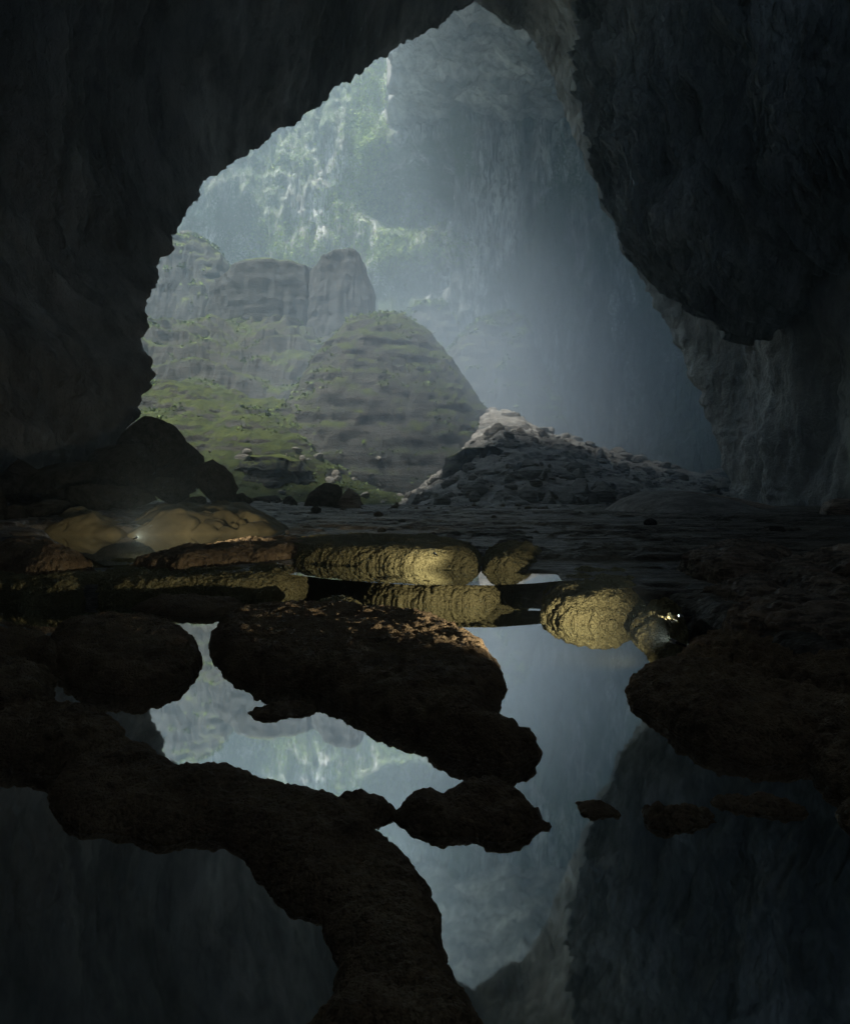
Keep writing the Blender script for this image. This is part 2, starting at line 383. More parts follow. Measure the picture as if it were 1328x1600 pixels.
hill('scree_slope', [(600,800),(650,765),(690,715),(730,672),(765,645),(800,648),(850,668),(920,700),(990,722),(1060,738),(1140,752),(1200,768),(1260,795)], 160, 42, M_scree,
     'bare rubble slope falling to the right of the central hill', 231, .25, 1.2, 1.2, .7, sharp=1.2, n=520, m=300)
# flat topped rocks with sheer sides: swept outline x height
def butte(name, foot, Y, depth, ztop, mat, label, seed, z0=0, tops=None, bulge=.10, cat='rock', kind=None):
    # foot: px left, px right; tops: silhouette of its top edge
    n, m = 260, 110; th = np.linspace(0, 2*math.pi, n); a = W(foot[0], 700, Y)[0]; b = W(foot[1], 700, Y)[0]; cx, rx = (a+b)/2, (b-a)/2
    sq = lambda t: np.sign(t)*np.abs(t)**.75
    rows = []
    K = np.r_[np.linspace(0, 1, m-30), np.linspace(1, 0, 31)[1:]]
    for i, k in enumerate(K):
        inside = i >= m-30
        s = (k if inside else 1+bulge*math.sin(k*math.pi)*.6-.10*k**6)*(.90 if inside else 1)
        X = cx+rx*s*sq(np.cos(th)); Yv = Y+depth*s*sq(np.sin(th))
        tz = W(0*X, interp(tops, 664+(X/Yv)*F), Y)[:, 2] if tops else np.full(n, ztop)
        zz = tz if inside else z0+(tz-z0)*k
        rows.append(np.stack([X, Yv, zz+ (.6 if inside else 0)*(1-k)], -1))
    V = np.array(rows); Q = V.reshape(-1, 3)
    d = fbm(Q*np.array([.09, .09, .03]), 4, seed)*3.0+fbm(Q*np.array([.4, .4, .25]), 4, seed+4, True)*.8
    d = d+fbm(np.stack([Q[:, 0]*.02, Q[:, 1]*.02, Q[:, 2]*.5], -1), 4, seed+14)*1.0+fbm(np.stack([Q[:, 0]*.25, Q[:, 1]*.25, Q[:, 2]*.03], -1), 4, seed+15, True)*1.2
    dx, dy = Q[:, 0]-cx, Q[:, 1]-Y; r = np.hypot(dx/rx, dy/depth)+1e-6; w = np.clip(r, 0, 1)
    V = Q+np.stack([dx/r/rx*d*w, dy/r/depth*d*w, fbm(Q*.2, 3, seed+6)*1.0], -1)
    return tag(grid_mesh(name, V.reshape(m, n, 3), mat, flip=True), label, cat, None, kind)
butte('rock_butte', (333,520), 225, 17, 60, M_mesa, 'broad flat topped rock with green moss cap behind the terraces', 301, 10,
      [(330,470),(340,462),(360,450),(372,438),(400,432),(450,432),(480,438),(520,440)])
butte('rock_tower', (488,584), 218, 12, 60, M_mesa, 'blunt dark rock tower beside the moss capped butte', 311, 10,
      [(488,440),(500,425),(512,413),(530,409),(550,409),(562,416),(570,440),(584,480)], .25)
butte('rock_outcrop', (700,850), 136, 10, 12, M_mesa, 'steep dark rock face under the grassy shoulder', 331, -2,
      [(700,720),(730,705),(770,704),(810,722),(850,760)], .06)
butte('rock_outcrop', (375,490), 138, 8, 12, M_mesa, 'low dark rock face below the yellow green slope', 341, -2,
      [(375,730),(390,716),(430,716),(470,722),(490,740)], .05)

# ------------------------------------------------------------------ boulders
def boulder(name, px, py, wpx, hpx, Y, mat, label, seed, group=None, deep=1.0, cuts=24, sub=5, yaw=None, cat='boulder', lump=.07):
    import bmesh
    rs = np.random.RandomState(seed); bm = bmesh.new(); bmesh.ops.create_icosphere(bm, subdivisions=sub, radius=1)
    P = np.array([v.co[:] for v in bm.verts]); Fc = np.array([[v.index for v in f.verts] for f in bm.faces]); bm.free()
    for _ in range(cuts):
        nn = rs.normal(size=3); nn /= np.linalg.norm(nn); d = rs.uniform(.50, .84); e = np.maximum(0, P@nn-d); P = P-e[:, None]*nn*.94
    P = P*(1+fbm(P*1.6+seed, 4, seed)[:, None]*lump*1.5+fbm(P*7+seed, 3, seed+2, True)[:, None]*lump*.35)
    lo, hi = P.min(0), P.max(0); P = (P-(lo+hi)/2)/((hi-lo)/2)
    base = W(px, py, Y); w = wpx/F*Y/2; h = hpx/F*Y
    P = P*np.array([w, w*deep, h*.75]); P[:, 2] += h*.25
    o = link_mesh(name, P, Fc, mat); o.location = base.tolist()
    return tag(o, label, cat, group)

# ------------------------------------------------------------------ the near floor: rims, pools, shelves
POOL = [(-900,955),(-300,955),(0,955),(200,953),(330,955),(390,944),(440,932),(478,922),(486,914),(520,920),(560,935),(600,944),(680,947),(770,945),(800,955),(860,972),(920,978),(985,976),
        (1035,1008),(1050,1040),(1090,1060),(1200,1085),(1328,1110),(1500,1150),(2200,1500),(1800,9000),(-1500,9000)]
def poolpoly():
    a = [G(x, y)[:2] for x, y in POOL[:-2]]; return np.array(a+[np.array([9., 1.]), np.array([9., -14.]), np.array([-14., -14.]), np.array([-14., 9.])])
PP = poolpoly()
P2 = np.array([G(x, y, .38)[:2] for x, y in [(455,893),(500,898),(560,903),(640,908),(740,910),(800,908),(840,905),(835,897),(760,896),(740,893),(640,890),(540,884),(480,880)]])
P3 = np.array([G(x, y, .45)[:2] for x, y in [(40,838),(90,842),(140,862),(170,880),(210,878),(270,862),(340,850),(430,838),(430,831),(330,832),(200,836),(120,836),(60,836)]])
def floor_h(x, y):
    d1 = -sdist(x, y, PP); d2 = -sdist(x, y, P2); d3 = -sdist(x, y, P3)        # positive outside each pool
    q = np.stack([x, y, 0*x], -1); far = np.clip((y-8)/60, 0, 1)
    base = .40+.09*fbm(q*.16, 4, 400)+.17*fbm(q*np.array([.35, .9, 1]), 4, 410, True)*smooth(12, 17, y)+.03*fbm(q*3, 3, 415)
    base += smooth(24, 60, y)*.35+smooth(40, 62, y)*fbm(q*.2, 3, 417)*.5
    base += smooth(5, 22, x)*.35*smooth(60, 14, y)                              # the right bank climbs
    base += smooth(-7, -16, x)*.5*smooth(12, 24, y)
    k = (base+fbm(q*np.array([.25, .6, 1]), 4, 440)*.26)/.20; fr = k-np.floor(k); base = base*.35+.65*(np.floor(k)+smooth(.62, 1, fr))*.20
    h = -.5+(base+.5)*smooth(.35, 1.3, d1+fbm(q*2.2, 3, 420)*.15)
    for d, lv in ((d2, .38), (d3, .45)):
        w = smooth(-.02, .55, d+fbm(q*2, 3, 430)*.08); h = np.where(d < .55, (lv-.4)+(h-(lv-.4))*w, h)
    return h
def build_floor():
    nr, nc = 620, 900; r = 5.2*np.exp(np.linspace(0, 1, nr)*math.log(80/5.2)); th = np.linspace(-R(47), R(47), nc)
    T, Rr = np.meshgrid(th, r); x = (np.tan(T)*Rr).ravel(); y = Rr.ravel()
    z = floor_h(x, y); z = np.where(y > 68, z-(y-68)*.5, z)
    q = np.stack([x, y, z], -1)
    o = grid_mesh('cave_floor', q.reshape(nr, nc, 3), M_floor)
    tag(o, 'dark uneven rimstone floor stretching from the pools to the foot of the hills', None, None, 'structure')
build_floor()
def water(pts, z, name='water', label='still dark pool water mirroring the arch'):
    v = [(a, b, z) for a, b in pts]; me = bpy.data.meshes.new(name); me.from_pydata(v, [], [list(range(len(v)))]); me.materials.append(M_water)
    o = bpy.data.objects.new(name, me); col.objects.link(o); return tag(o, label, None, None, 'structure')
water([(-40, -12), (40, -12), (40, 16), (-40, 16)], 0)
def grow(P, d):
    c = P.mean(0); return c+(P-c)*(1+d/np.linalg.norm(P-c, axis=1)[:, None])
water(grow(P2, .5), .38, label='thin strip of water behind the ochre rim')
water(grow(P3, .6), .45, label='murky ochre pool below the left mud bank')

# rocks given by their outline in the photograph, standing in the water at level z0
def pool_rock(name, poly, H, Rr, mat, label, seed, z0=0., top=0., bot=0., group=None, rag=.05, lump=.18, grain=.021, wl=None, step=None, cat='rock', flat=1.0, close=True):
    poly = np.array(poly, float); cyp = (poly[:, 1].min()+poly[:, 1].max())/2; hy = (poly[:, 1].max()-poly[:, 1].min())/2
    s = (poly[:, 1]-cyp)/hy; py = poly[:, 1]+np.where(s < 0, -s*top, -s*bot)
    g = G(poly[:, 0], py, z0)[:, :2]; g = resample(np.r_[g, g[:1]], 90)[:-1]
    lo, hi = g.min(0)-.25, g.max(0)+.25; Yc = max(2.5, g[:, 1].mean())
    st = step or min(.028, max(.010, Yc*.0026)); st = max(st, math.sqrt((hi[0]-lo[0])*(hi[1]-lo[1])/420000))
    X, Y = np.meshgrid(np.arange(lo[0], hi[0], st), np.arange(lo[1], hi[1], st)); x, y = X.ravel(), Y.ravel(); q = np.stack([x, y, 0*x], -1)
    d = sdist(x, y, g)+fbm(q*3.2+seed, 3, seed)*rag+fbm(q*14+seed, 3, seed+3)*rag*.75-rag*.55
    t = np.clip(d/Rr, 0, 1); z = H*(1-(1-t)**2)**.75*flat
    z += smooth(0, Rr, d)*fbm(q*1.3+seed, 3, seed+6)*H*lump*2
    z = np.where(d < 0, d*2.2, z); z = np.maximum(z, -.45)
    zg = z.reshape(X.shape); gy, gx = np.gradient(zg, st, st); N = np.stack([-gx.ravel(), -gy.ravel(), np.ones(len(z))], -1); N /= np.linalg.norm(N, axis=1)[:, None]
    q3 = np.stack([x, y, z], -1); w = smooth(-.12, .06, d); g_ = grain                  # knobs stand out along the surface's normal
    dis = fbm(q3*1.7+seed, 3, seed+31)*g_*3.5+fbm(q3*4.5+seed, 4, seed+12, True)*g_*1.6+fbm(q3*9+seed, 3, seed+9)*g_*2+(.5-worley(q3/(g_*4.5)))*g_*1.6
    if st < .03: dis += (.5-worley(q3/(g_*2.1), 4))*g_*1.0
    q3 = q3+N*(dis*w)[:, None]; x, y, z = q3[:, 0], q3[:, 1], q3[:, 2]
    V = np.stack([x, y, z0+z], -1).reshape(X.shape+(3,)); mask = (d > -.20)
    o = grid_mesh(name, V, mat, mask); return tag(o, label, cat, group)
G1 = 'crusted rocks standing in the foreground pool'
# a = outline
pool_rock('rock', [(78,985),(110,972),(180,966),(250,970),(290,985),(312,1012),(316,1040),(300,1070),(270,1090),(225,1103),(160,1098),(110,1082),(85,1055)], .26, .30, M_rock,
          'smooth oval dark rock left of the bright reflection, beside the big central rock', 11, top=16, bot=14, group=G1)
pool_rock('rock', [(-120,994),(40,992),(84,1000),(100,1030),(92,1062),(60,1045),(0,1036),(-120,1040)], .22, .25, M_rock,
          'narrow dark rock at the left edge above the round one', 12, top=8, bot=4, group=G1)
pool_rock('rock', [(-110,1040),(0,1032),(50,1036),(85,1056),(95,1085),(85,1108),(45,1122),(0,1130),(-110,1140)], .22, .30, M_rock,
          'round dark rock cut off by the left edge of the pool', 13, top=12, bot=6, group=G1)
pool_rock('rock', [(-110,1135),(0,1130),(60,1110),(110,1107),(165,1125),(200,1148),(214,1170),(180,1205),(130,1217),(75,1222),(30,1215),(0,1207),(-110,1205)], .20, .28, M_rock,
          'brown crusted rock touching the upper left end of the long branching rock', 14, top=14, bot=8, group=G1)
pool_rock('rock', [(75,1238),(88,1208),(130,1177),(190,1162),(240,1170),(275,1190),(300,1210),(340,1207),(370,1208),(400,1220),(460,1230),(500,1248),(535,1258),(570,1280),(600,1303),(640,1350),(670,1385),(690,1430),(690,1470),
          (715,1530),(745,1600),(790,1720),(400,1720),(480,1600),(515,1580),(525,1530),(510,1480),(500,1445),(440,1420),(405,1380),(385,1340),(345,1308),(290,1312),(245,1318),(190,1298),(130,1295),(95,1278),(76,1255)],
          .15, .22, M_rock, 'long branching brown rock running from the left down to the bottom of the photo', 15, top=8, bot=8, group=G1, rag=.035, grain=.012, lump=.25)
pool_rock('rock', [(518,1252),(560,1245),(600,1251),(618,1266),(608,1288),(590,1298),(555,1292),(525,1268)], .06, .10, M_rock,
          'little dark knob between the long branching rock and the diamond shaped rock', 16, top=4, bot=3, group=G1, rag=.02)
pool_rock('rock', [(615,1272),(640,1250),(690,1246),(710,1233),(740,1228),(790,1236),(830,1252),(852,1275),(865,1297),(830,1315),(780,1334),(740,1318),(690,1315),(640,1302),(620,1287)], .12, .18, M_rock,
          'diamond shaped brown rock just below the tip of the big central rock', 17, top=8, bot=12, group=G1, rag=.03)
pool_rock('rock', [(328,985),(350,958),(410,946),(520,948),(600,957),(680,970),(730,987),(765,1016),(785,1050),(792,1085),(780,1118),(764,1146),(800,1168),(832,1180),(862,1196),(830,1208),(790,1220),(740,1208),
          (700,1200),(665,1180),(640,1155),(600,1148),(560,1130),(510,1094),(470,1076),(430,1074),(390,1066),(355,1048),(335,1030),(327,1005)], .27, .38, M_rock,
          'biggest dark rock in the middle of the pool, tapering to a tip at lower right', 18, top=14, bot=18, group=G1, lump=.14)
pool_rock('rock', [(386,1114),(408,1110),(425,1102),(465,1100),(492,1110),(475,1121),(430,1126),(400,1122)], .035, .08, M_rock,
          'tiny flat dark islet close below the big central rock', 19, group=G1, rag=.02)
pool_rock('rock', [(975,1070),(995,1042),(1050,1034),(1110,1040),(1170,1055),(1230,1082),(1300,1098),(1328,1110),(1460,1120),(1460,1190),(1300,1205),(1250,1206),(1190,1210),(1130,1195),(1080,1170),(1030,1135),(1000,1110),(982,1090)], .24, .32, M_rock,
          'large oval brown rock at the right of the pool, edged with wet specks', 20, top=16, bot=12, group=G1)
pool_rock('rock', [(1250,1150),(1285,1124),(1328,1120),(1470,1125),(1470,1285),(1328,1255),(1290,1235),(1258,1205)], .22, .28, M_rock,
          'brown rock at the right edge overlapping the large oval one', 21, top=10, bot=4, group=G1)
pool_rock('rock', [(898,1254),(930,1253),(965,1266),(975,1277),(930,1279),(903,1272)], .035, .06, M_rock, 'smallest dark sliver of rock alone in the water at right of centre', 22, group=G1, rag=.02)
pool_rock('rock', [(998,1280),(1002,1260),(1050,1257),(1100,1256),(1130,1275),(1134,1292),(1105,1304),(1050,1306),(1010,1296)], .065, .13, M_rock,
          'lumpy brown islet, left one of the touching pair at the lower right', 23, top=5, bot=5, group=G1, rag=.03)
pool_rock('rock', [(1106,1243),(1150,1235),(1200,1242),(1268,1275),(1240,1280),(1190,1279),(1140,1270),(1108,1256)], .05, .12, M_rock,
          'flat brown islet, right one of the touching pair at the lower right', 24, top=4, bot=3, group=G1, rag=.03)
pool_rock('rock', [(1310,1264),(1340,1252),(1400,1260),(1400,1292),(1328,1290),(1312,1279)], .06, .1, M_rock, 'small islet cut off by the right edge of the photo', 25, group=G1, rag=.02)
pool_rock('rock', [(484,962),(500,952),(535,948),(562,955),(585,968),(560,975),(505,975)], .24, .22, M_rim, 'pointed ochre rock peeping out behind the big central rock', 26, group=G1, rag=.03)
# rims of the pool, lit ochre
G2 = 'ochre rims along the far side of the pool'
pool_rock('rimstone_ledge', [(-260,946),(-60,950),(0,944),(70,950),(128,948),(142,936),(160,947),(230,949),(300,941),(345,944),(400,938),(450,932),(480,922),(484,911),(440,905),(300,900),(0,900),(-260,900)], .40, .42, M_rim,
          'long low ochre ledge at the far left side of the pool', 31, step=.018, group=G2, rag=.10, lump=.12, grain=.019, cat='rock ledge')
pool_rock('rimstone_ledge', [(566,938),(600,945),(680,948),(768,947),(784,935),(770,922),(700,918),(600,916),(560,924)], .32, .32, M_rim,
          'bright knobbly ochre ledge behind the big central rock', 32, step=.018, group=G2, rag=.12, lump=.10, grain=.022, cat='rock ledge')
pool_rock('rimstone_ledge', [(842,966),(870,975),(930,979),(984,978),(1014,968),(1030,935),(990,912),(890,908),(846,935)], .40, .48, M_rim,
          'rounded ochre ledge in the middle of the right shore', 33, step=.018, group=G2, rag=.10, lump=.12, grain=.022, cat='rock ledge')
pool_rock('rimstone_ledge', [(982,988),(1000,1003),(1030,1014),(1062,1008),(1076,995),(1066,965),(1020,955)], .27, .32, M_rim,
          'small knobbly ledge lit white by the torch beside it', 34, step=.018, group=G2, rag=.06, lump=.1, grain=.04, cat='rock ledge')
pool_rock('rimstone_ledge', [(470,884),(540,888),(640,893),(745,896),(760,890),(752,868),(700,856),(560,852),(450,858),(425,872)], .42, .6, M_rim,
          'smooth tan wall curving behind the thin strip of water', 36, z0=.34, step=.018, group=G2, rag=.12, lump=.10, grain=.014, cat='rock ledge')
pool_rock('rimstone_ledge', [(752,897),(800,899),(826,894),(850,872),(790,862),(752,876)], .36, .45, M_rim,
          'short tan knob at the right end of the thin strip of water', 37, z0=.34, step=.018, group=G2, rag=.06, lump=.05, grain=.03, cat='rock ledge')
pool_rock('rock', [(1076,996),(1100,1000),(1112,994),(1105,984),(1082,984)], .18, .15, M_boulder, 'small rounded grey stone right of the torch', 35, z0=.05, rag=.03)

pool_rock('rock', [(205,952),(250,962),(320,966),(392,956),(378,944),(300,939),(235,941)], .16, .45, M_rock,
          'low dark dome of rock in front of the long ochre ledge', 38, rag=.05)
# mud bank of the left pool
def mud(poly, H, Rr, label, seed, z0=.45):
    poly = np.array(poly, float); g = G(poly[:, 0], poly[:, 1], z0)[:, :2]; g = resample(np.r_[g, g[:1]], 70)[:-1]
    lo, hi = g.min(0)-.5, g.max(0)+.5; X, Y = np.meshgrid(np.linspace(lo[0], hi[0], 420), np.linspace(lo[1], hi[1], 220)); x, y = X.ravel(), Y.ravel(); q = np.stack([x, y, 0*x], -1)
    d = sdist(x, y, g)+fbm(q*.6, 3, seed)*.3; t = np.clip(d/Rr, 0, 1); z = H*(1-(1-t)**2)**.8
    ck = worley(q*.55+fbm(q*.8, 2, seed+2)[:, None]*.5, seed); crack = np.abs(fbm(q*.55+5, 3, seed+4))
    z -= .34*np.exp(-(crack/.05)**2)*smooth(.1, .6, d)*smooth(-.1, .15, fbm(q*.25, 2, seed+7)+.1)
    z += fbm(q*1.5, 3, seed+9)*.05+fbm(q*.35, 4, seed+19)*.8*smooth(0, 1.5, d); z = np.where(d < 0, d*1.2, z)
    return tag(grid_mesh('mud_bank', np.stack([x, y, z0+z], -1).reshape(X.shape+(3,)), M_mud, d > -.4), label, 'mud bank', 'ochre mud banks of the left pool')
mud([(60,836),(120,837),(196,837),(205,833),(200,820),(120,812),(50,816)], .8, 2.4, 'smooth ochre mud bank at the left end of the pool', 501)
mud([(200,837),(300,836),(400,833),(440,831),(450,824),(420,812),(300,806),(220,808),(190,822)], .85, 2.8, 'cracked ochre mud bank right of the smooth one', 511)

# boulders
B = M_boulder
GB = 'boulders at the foot of the left wall'
for a in [(228,745,118,92,50,'tall jagged dark boulder leaning on the foot of the left wall',601), (182,762,120,70,46,'broad dark boulder below the left wall, left of the jagged one',602),
          (290,748,52,56,58,'pointed boulder with slanted top behind the block shaped one',603), (338,772,62,54,48,'upright block shaped boulder right of the pile',604),
          (100,772,120,50,40,'wide reddish brown boulder in the middle of the left pile',605), (40,768,90,52,40,'bulky dark boulder near the left edge above the mud bank',606),
          (150,790,80,34,36,'slanting slab with a pale upper edge above the smooth mud bank',607), (210,788,66,30,40,'low dark stone between the slab and the cracked bank',608),
          (262,775,60,30,46,'small angular stone under the jagged boulder',609), (70,806,80,26,31,'flat grey stone lying on the smooth mud bank',610),
          (10,818,70,30,27,'pale edged flat stone at the left edge of the photo',611), (-14,800,50,110,26,'tall rounded pillar stone cut off by the left edge',612),
          (300,795,46,20,44,'small stone resting on the cracked mud bank',613), (372,790,44,20,50,'low stone right of the block shaped boulder',614)]:
    boulder('boulder', a[0], a[1], a[2], a[3], a[4], B, a[5], a[6], GB)
GC = 'boulders along the far edge of the cave floor'
boulder('boulder', 505, 792, 62, 38, 58, B, 'largest dark boulder at the far edge of the floor below the outcrop', 621, GC)
boulder('boulder', 545, 793, 40, 30, 57, M_white, 'pale streaked boulder touching the largest far one', 622, GC)
boulder('boulder', 454, 792, 26, 18, 58, B, 'small round boulder left of the largest far one', 623, GC)
boulder('boulder', 418, 790, 40, 16, 60, B, 'low far stone before the bright scree patch', 624, GC)
boulder('boulder', 1202, 850, 46, 28, 24, B, 'small dark peaked rock standing alone on the right shelf', 625)
boulder('boulder', 1310, 826, 80, 48, 42, M_stripe, 'brown ridged boulder at the right edge under the wall', 626)
boulder('boulder', 300, 388, 46, 20, 246, B, 'dark rock sitting on the rounded green topped hill', 627)
boulder('boulder', 455, 436, 60, 18, 224, B, 'dark rounded rock lying on the moss capped butte', 628)
# pale striated mound
M_flow = m_cave('wet_flowstone', (.30, .29, .27), (.55, .53, .50), (.85, .83, .78), .5, .25, (1, 2.5, 2.5))
hill('rock_mound', [(955,800),(975,782),(1005,770),(1050,768),(1100,775),(1150,790),(1190,806),(1240,822)], 50, 7, M_flow,
     'pale ridged flowstone mound at the foot of the right wall', 651, 0, 1, .35, .6, None, 'rock', 300, 160, 2.0, .2)
hill('rock_mound', [(1010,775),(1060,768),(1120,775),(1180,788),(1230,800),(1300,812),(1400,818)], 62, 7, M_stripe,
     'brown smooth mound behind the pale ridged one', 655, 0, 1, .3, .6, None, 'rock', 260, 120, 2.0, .2)
for k, (poly, H, Rr, lb, z0) in enumerate([
    ([(1040,1035),(1075,1005),(1130,985),(1220,975),(1330,985),(1500,1000),(1500,1110),(1328,1100),(1200,1062),(1100,1045)], .30, .9, 'dark low shelf behind the large oval rock', .0),
    ([(1130,955),(1180,935),(1260,930),(1330,950),(1480,985),(1480,1050),(1330,1010),(1240,990),(1150,975)], .22, .8, 'striped reddish brown shelf rising at the right', .38),
    ([(1100,920),(1150,905),(1200,900),(1240,915),(1230,935),(1160,942)], .16, .5, 'pale grey wedge of rock on the striped shelf', .45),
    ([(1170,895),(1220,880),(1290,890),(1360,930),(1420,970),(1330,955),(1250,930)], .26, .7, 'ridged slab tilted towards the right edge, behind the pale wedge', .5),
    ([(1060,870),(1110,855),(1170,850),(1240,862),(1200,885),(1120,888)], .22, .8, 'low ribbed brown rock in front of the small peaked rock', .7),
    ([(1230,880),(1290,862),(1420,870),(1420,910),(1320,905)], .28, .7, 'brown slab at the right edge behind the ridged one', .6),
    ([(200,880),(260,868),(340,856),(430,848),(520,850),(500,866),(380,876),(280,886)], .22, .7, 'long dark hump in front of the murky pool', .5),
    ([(-60,880),(0,856),(60,858),(110,868),(150,884),(60,892)], .34, .6, 'dark rounded hump at the left end of the murky pool', .5),
    ]):
    pool_rock('rock_shelf', poly, H, Rr, M_stripe if 0 < k < 6 else M_rock, lb, 700+k, z0=z0, rag=.16, lump=.35, grain=.02, cat='rock shelf', group='low rock shelves behind the pool')

def stone_shapes(k, rs):
    import bmesh
    out = []
    for _ in range(k):
        bm = bmesh.new(); bmesh.ops.create_icosphere(bm, subdivisions=2, radius=1); P = np.array([v.co[:] for v in bm.verts]); Fc = np.array([[v.index for v in f.verts] for f in bm.faces]); bm.free()
        for _c in range(9):
            n = rs.normal(size=3); n /= np.linalg.norm(n); d = rs.uniform(.45, .8); e = np.maximum(0, P@n-d); P = P-e[:, None]*n
        out.append((P*rs.uniform(.6, 1.1, 3), Fc))
    return out
def rubble():
    rs = np.random.RandomState(77); sh = stone_shapes(8, rs); vs, fs, off = [], [], 0
    def put(c, sz):
        nonlocal off
        P, Fc = sh[rs.randint(len(sh))]; a = rs.uniform(0, 6.3); ca, sa = math.cos(a), math.sin(a)
        Q = P*sz; Q = np.stack([Q[:, 0]*ca-Q[:, 1]*sa, Q[:, 0]*sa+Q[:, 1]*ca, Q[:, 2]*.8], -1)+c; vs.append(Q); fs.append(Fc+off); off += len(Q)
    for o in [o for o in col.objects if o.name.startswith(('scree_slope', 'hill'))]:
        me = o.data; n = len(me.vertices); co = np.empty(n*3, np.float32); me.vertices.foreach_get('co', co); co = co.reshape(-1, 3)
        scr = o.name.startswith('scree'); ok = np.where((co[:, 2] > (0 if scr else -1)) & (co[:, 2] < (60 if scr else 12)) & (fbm(co*.05, 3, 55) > (-.25 if scr else .05)) & (co[:, 1] < 185))[0]
        for k in rs.choice(ok, min(len(ok), 2600 if scr else 260), replace=False): put(co[k], (.25+3.0*rs.rand()**6)*(1 if scr else .8))
    for _ in range(700):                                   # scattered along the far edge of the floor
        y = rs.uniform(52, 74); x = y*rs.uniform(-.46, .5); put(np.array([x, y, floor_h(np.array([x]), np.array([y]))[0]-(max(0, y-68))*.5]), .06+.5*rs.rand()**5)
    tag(link_mesh('rubble', np.concatenate(vs), np.concatenate(fs), M_white2, None, False), 'pale broken rubble strewn over the slope and around the hills', None, None, 'stuff')
M_white2 = m_moss('pale_rubble', (.11, .105, .09), (.28, .265, .235), (.22, .205, .18), (.36, .34, .30), .3, .9, 1.0)
rubble()
def floor_stones():
    rs = np.random.RandomState(21); sh = stone_shapes(6, rs); protos = []
    for i in range(24):
        y = 15+34*rs.rand()**1.3; x = y*rs.uniform(-.6, .64)
        if min(abs(sdist(np.array([x]), np.array([y]), P_)[0]) if sdist(np.array([x]), np.array([y]), P_)[0] < 0 else 0 for P_ in (P2, P3, PP)) < .7: continue
        sz = (.06+.30*rs.rand()**3)*(y/22)**.6
        if len(protos) < 6:
            P, Fc = sh[len(protos)]; P = P*(1+fbm(P*2.5+i, 3, i)[:, None]*.2); o = link_mesh('stone', P, Fc, M_boulder, None, False); protos.append(o)
        else: o = protos[rs.randint(6)].copy(); col.objects.link(o)
        o.scale = (sz, sz, sz*.75); o.rotation_euler = (0, 0, rs.uniform(0, 6.3)); o.location = (x, y, floor_h(np.array([x]), np.array([y]))[0]+sz*.2)
        tag(o, 'small loose angular stone lying on the dark cave floor', 'stone', 'loose stones scattered over the cave floor')
floor_stones()

# ------------------------------------------------------------------ hanging rock of the right wall
def overhang():
    poly = np.array([(905,60),(903,150),(920,250),(941,330),(971,395),(1001,440),(1036,471),(1075,500),(1110,530),(1140,538),(1165,515),(1200,482),(1225,474),(1245,430),(1290,398),(1328,372),(1420,330),(1560,300),(1560,-120),(915,-120)], float)
    Yp = lambda px: 152.8/(1+1.6*(px-664)/1000)
    Wp = W(poly[:, 0], poly[:, 1], Yp(poly[:, 0])); dirv = np.array([-1., 1.6])/math.hypot(1, 1.6)          # along the wall, away from the viewer
    o0 = np.array([28., 108.]); S = (Wp[:, :2]-o0)@(-dirv); P = np.stack([S, Wp[:, 2]], -1); P = resample(np.r_[P, P[:1]], 200)[:-1]
    s_, z_ = np.meshgrid(np.linspace(P[:, 0].min()-3, P[:, 0].max(), 520), np.linspace(P[:, 1].min()-5, P[:, 1].max(), 420)); S, Z = s_.ravel(), z_.ravel()
    q = np.stack([S, Z, 0*S], -1)
    d = sdist(S, Z, P)+fbm(q*np.array([.22, .12, 1]), 4, 801)*2.6+fbm(q*np.array([.8, .13, 1]), 4, 805, True)*3.2-2.8
    t = np.clip(d/13, 0, 1); bul = 9*(1-(1-t)**2)**.5
    wq = q+np.stack([fbm(q*.06, 3, 820)*3, fbm(q*.06, 3, 821)*3, 0*S], -1)
    bul += fbm(wq*.06, 4, 811)*5*smooth(0, 5, d)+fbm(wq*np.array([.20, .075, 1]), 5, 813, True)*4.2*smooth(0, 3, d)+fbm(wq*np.array([.9, .3, 1]), 4, 815, True)*1.2
    nrm = np.array([-1.6, -1.])/math.hypot(1.6, 1)
    def at(b): xy = o0-dirv*S[:, None]+nrm*b[:, None]; return np.stack([xy[:, 0], xy[:, 1], Z], -1)
    Fv = at(bul-5); Bk = at(-8-.4*bul); mask = d > 0
    f1 = grid_faces(*s_.shape, None, True); f1 = f1[mask[f1].all(1)]; nn = len(S); e = set()
    for q4 in f1.tolist():
        for a, b in zip(q4, q4[1:]+q4[:1]): e.add((a, b))
    rim = [(b, a, a+nn, b+nn) for (a, b) in e if (b, a) not in e]
    f = np.r_[f1, f1[:, ::-1]+nn, np.array(rim)]
    v, f = compact(np.r_[Fv, Bk], f)
    return tag(link_mesh('hanging_rock', v, f, M_over), 'massive jagged rock curtain hanging from the right wall', 'rock', None, None)
overhang()

